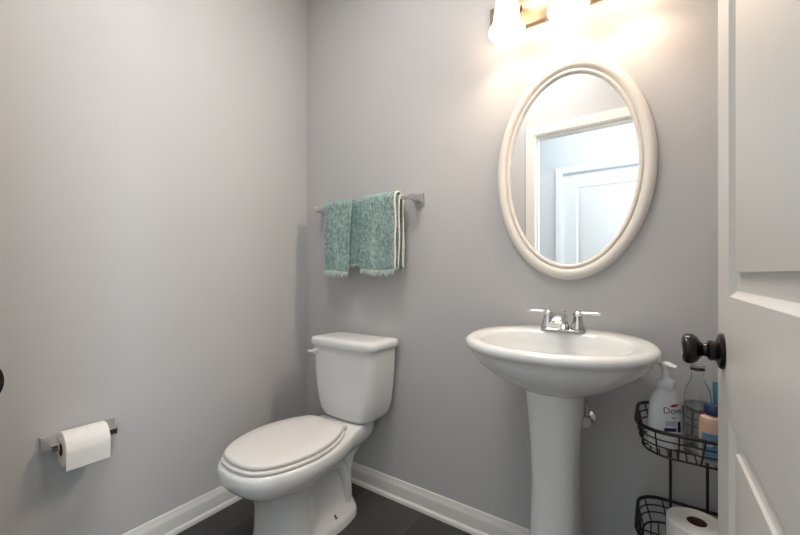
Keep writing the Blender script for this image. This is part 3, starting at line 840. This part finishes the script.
# foam pump bottle
PBX, PBY = CX + .027, -.200
yaw = math.radians(32)                      # label side turns towards the doorway
pump = thing('soap_bottle', (PBX, PBY, BZ0), 'white foam pump soap bottle with red and navy print in the upper wire basket', 'bottle')
prof = [(.0, 0), (.039, 0), (.0430, .003), (.0440, .010), (.0440, .050), (.0415, .090), (.039, .118), (.032, .138), (.0245, .149), (.021, .153), (.0205, .154), (0, .154)]
DEPTH = .60
R26 = Matrix.Translation((PBX, PBY, BZ0)) @ Matrix.Rotation(yaw, 4, 'Z')
bm = lathe(NB(), prof, n=48, sy=DEPTH); bm.transform(R26); pb = obj('bottle_body', bm, M['bottle'], pump)
bm = lathe(NB(), [(0, .154), (.0205, .154), (.0215, .157), (.0215, .173), (.0205, .175), (.016, .1755), (.014, .178), (.0105, .182), (.0095, .184), (.0095, .212), (0, .212)], n=36); bm.transform(R26)
obj('pump_collar', bm, M['bottle'], pump)
bm = NB()
lathe(bm, [(0, .210), (.013, .210), (.0155, .2125), (.0162, .216), (.0150, .2195), (.010, .2225), (0, .223)], n=32)
hr_ = [[Vector((x, .013 * math.cos(2 * PI * k / 16) * w, zc + .0055 * math.sin(2 * PI * k / 16) * w)) for k in range(16)] for x, zc, w in ((.0, .2155, 1.0), (.014, .215, 1.0), (.022, .213, .85), (.025, .212, .7))]
loft(bm, hr_, True, True)
bm.transform(Matrix.Translation((PBX, PBY, BZ0)) @ Matrix.Rotation(math.radians(-15), 4, 'Z')); obj('pump_head', bm, M['bottle'], pump)
def prof_r(z):
    for (r0, z0), (r1, z1) in zip(prof[1:-1], prof[2:]):
        if z0 <= z <= z1 and z1 > z0: return r0 + (r1 - r0) * (z - z0) / (z1 - z0)
    return .03
def wrap(bm, lift=.0004):
    """bm in label coords (x across, y up) -> bottle front surface"""
    for v in bm.verts:
        x, z = v.co.x, v.co.y
        r = prof_r(z); x = max(-r * .98, min(r * .98, x))
        y = -DEPTH * math.sqrt(max(r * r - x * x, 0)) - lift - v.co.z
        v.co = Vector((x, y, z))
    bm.transform(R26)
    return bm
def patch(x0, x1, z0, z1, nx=12):
    bm = NB(); g = [[bm.verts.new((x0 + (x1 - x0) * i / nx, z0 + (z1 - z0) * j / 3, 0)) for i in range(nx + 1)] for j in range(4)]
    for j in range(3):
        for i in range(nx): bm.faces.new((g[j][i], g[j][i + 1], g[j + 1][i + 1], g[j + 1][i]))
    return bm
LXO = .004
bm = text_mesh_bm('Dove', .0225); bmesh.ops.translate(bm, verts=bm.verts, vec=(LXO, .101, 0)); obj('brand_print', wrap(bm, .0006), M['ink'], pb, label='dark blue lettering')
# small red mark above the lettering
bm = NB(); f = [(-.013, 0.1125), (-.006, 0.1170), (.003, 0.1185), (.013, 0.1175), (.009, 0.1135), (.002, 0.1110), (-.006, 0.1105)]
bm.faces.new([bm.verts.new((x + LXO + .003, z, 0)) for x, z in f]); bmesh.ops.triangulate(bm, faces=bm.faces[:]); obj('red_mark', wrap(bm, .0008), M['red'], pb, label='red mark')
bm = NB(); f = [(-.006, 0.0840), (.006, 0.0850), (.003, 0.0820), (-.002, 0.0815)]
bm.faces.new([bm.verts.new((x + LXO, z, 0)) for x, z in f]); obj('print_mark', wrap(bm, .0008), M['ink'], pb)
obj('label_block', wrap(patch(-.016, .010, .062, .075), .0005), M['greyprint'], pb, label='grey label block')
obj('label_block', wrap(patch(-.019, .010, .048, .057), .0005), M['navy'], pb, label='navy label band')
obj('label_block', wrap(patch(.014, .023, .046, .073), .0005), M['navy'], pb)

# clear bottle with pale liquid
CBX, CBY = CX + .094, -.192
clr = thing('clear_bottle', (CBX, CBY, BZ0), 'clear narrow-necked plastic bottle beside the white pump bottle', 'bottle')
bm = lathe(NB(), [(0, 0), (.026, 0), (.029, .004), (.029, .135), (.026, .160), (.017, .180), (.013, .190), (.013, .206), (.0115, .206), (.0115, .189), (.0155, .178), (.0245, .158), (.0275, .134), (.0275, .006), (.024, .002), (0, .002)], (CBX, CBY, BZ0), n=40)
cb = obj('bottle_body', bm, M['clear'], clr)
bm = lathe(NB(), [(0, .003), (.0265, .0065), (.0272, .010), (.0272, .125), (0, .125)], (CBX, CBY, BZ0), n=36); obj('liquid', bm, M['liquid'], cb)
bm = lathe(NB(), [(0, .2065), (.015, .2065), (.0155, .2085), (.0155, .220), (.014, .222), (0, .222)], (CBX, CBY, BZ0), n=30); obj('bottle_cap', bm, M['clear'], clr)
bm = lathe(NB(), [(.0157, .210), (.0160, .211), (.0160, .213), (.0157, .214)], (CBX, CBY, BZ0), n=30); obj('cap_band', bm, M['wire'], clr)

# clear lotion bottle with peach and blue label, dark blue cap, in front
LBX, LBY = CX + .122, -.238
lot = thing('lotion_bottle', (LBX, LBY, BZ0), 'short bottle with blue cap and peach and blue label beside the open door', 'bottle')
bm = lathe(NB(), [(0, 0), (.026, 0), (.029, .004), (.029, .098), (.026, .108), (.014, .115), (.012, .118), (0, .118)], (LBX, LBY, BZ0), n=40, sy=.75); lb = obj('bottle_body', bm, M['peach'], lot)
bm = lathe(NB(), [(0, .116), (.018, .116), (.0195, .119), (.0195, .132), (.017, .138), (0, .139)], (LBX, LBY, BZ0), n=32, sy=.9); obj('bottle_cap', bm, M['blue'], lot, label='dark blue cap')
def cyl_patch(c, r, a0, a1, z0, z1, lift, sy):
    bm = NB(); n = 14
    rows = [[Vector((c[0] + (r + lift) * math.cos(a0 + (a1 - a0) * i / n), c[1] + (r + lift) * sy * math.sin(a0 + (a1 - a0) * i / n), z)) for i in range(n + 1)] for z in (z0, z1)]
    loft(bm, rows, False, False, close=False); return bm
obj('label', cyl_patch((LBX, LBY), .029, math.radians(215), math.radians(330), BZ0 + .006, BZ0 + .072, .0005, .75), M['skyblue'], lb, label='sky blue label')
bm = lathe(NB(), [(.004, 0), (.0085, 0), (.0085, .0008), (.004, .0008)], (0, 0, 0), 'z', 20)
bm.transform(Matrix.Translation((LBX - .011, LBY - .0208, BZ0 + .050)) @ Matrix.Rotation(math.radians(-20), 4, 'Z') @ Matrix.Rotation(PI / 2, 4, 'X'))
obj('label_emblem', bm, M['greyprint'], lb)
# teal tube behind
TTX, TTY = CX + .152, -.150
ttb = thing('teal_tube', (TTX, TTY, BZ0), 'tall teal tube standing at the back of the upper wire basket by the door', 'tube')
bm = NB(); rings = []
for z, a, b in ((.026, .019, .019), (.05, .020, .019), (.10, .022, .014), (.150, .024, .005), (.165, .024, .002), (.175, .024, .0018)):
    rings.append([Vector((TTX + a * math.cos(2 * PI * i / 32), TTY + b * math.sin(2 * PI * i / 32), BZ0 + z)) for i in range(32)])
loft(bm, rings, True, True); obj('tube_body', bm, M['teal'], ttb)
bm = lathe(NB(), [(0, 0), (.018, 0), (.019, .002), (.019, .024), (.017, .027), (0, .027)], (TTX, TTY, BZ0), n=30); obj('tube_cap', bm, M['whiteplastic'], ttb)
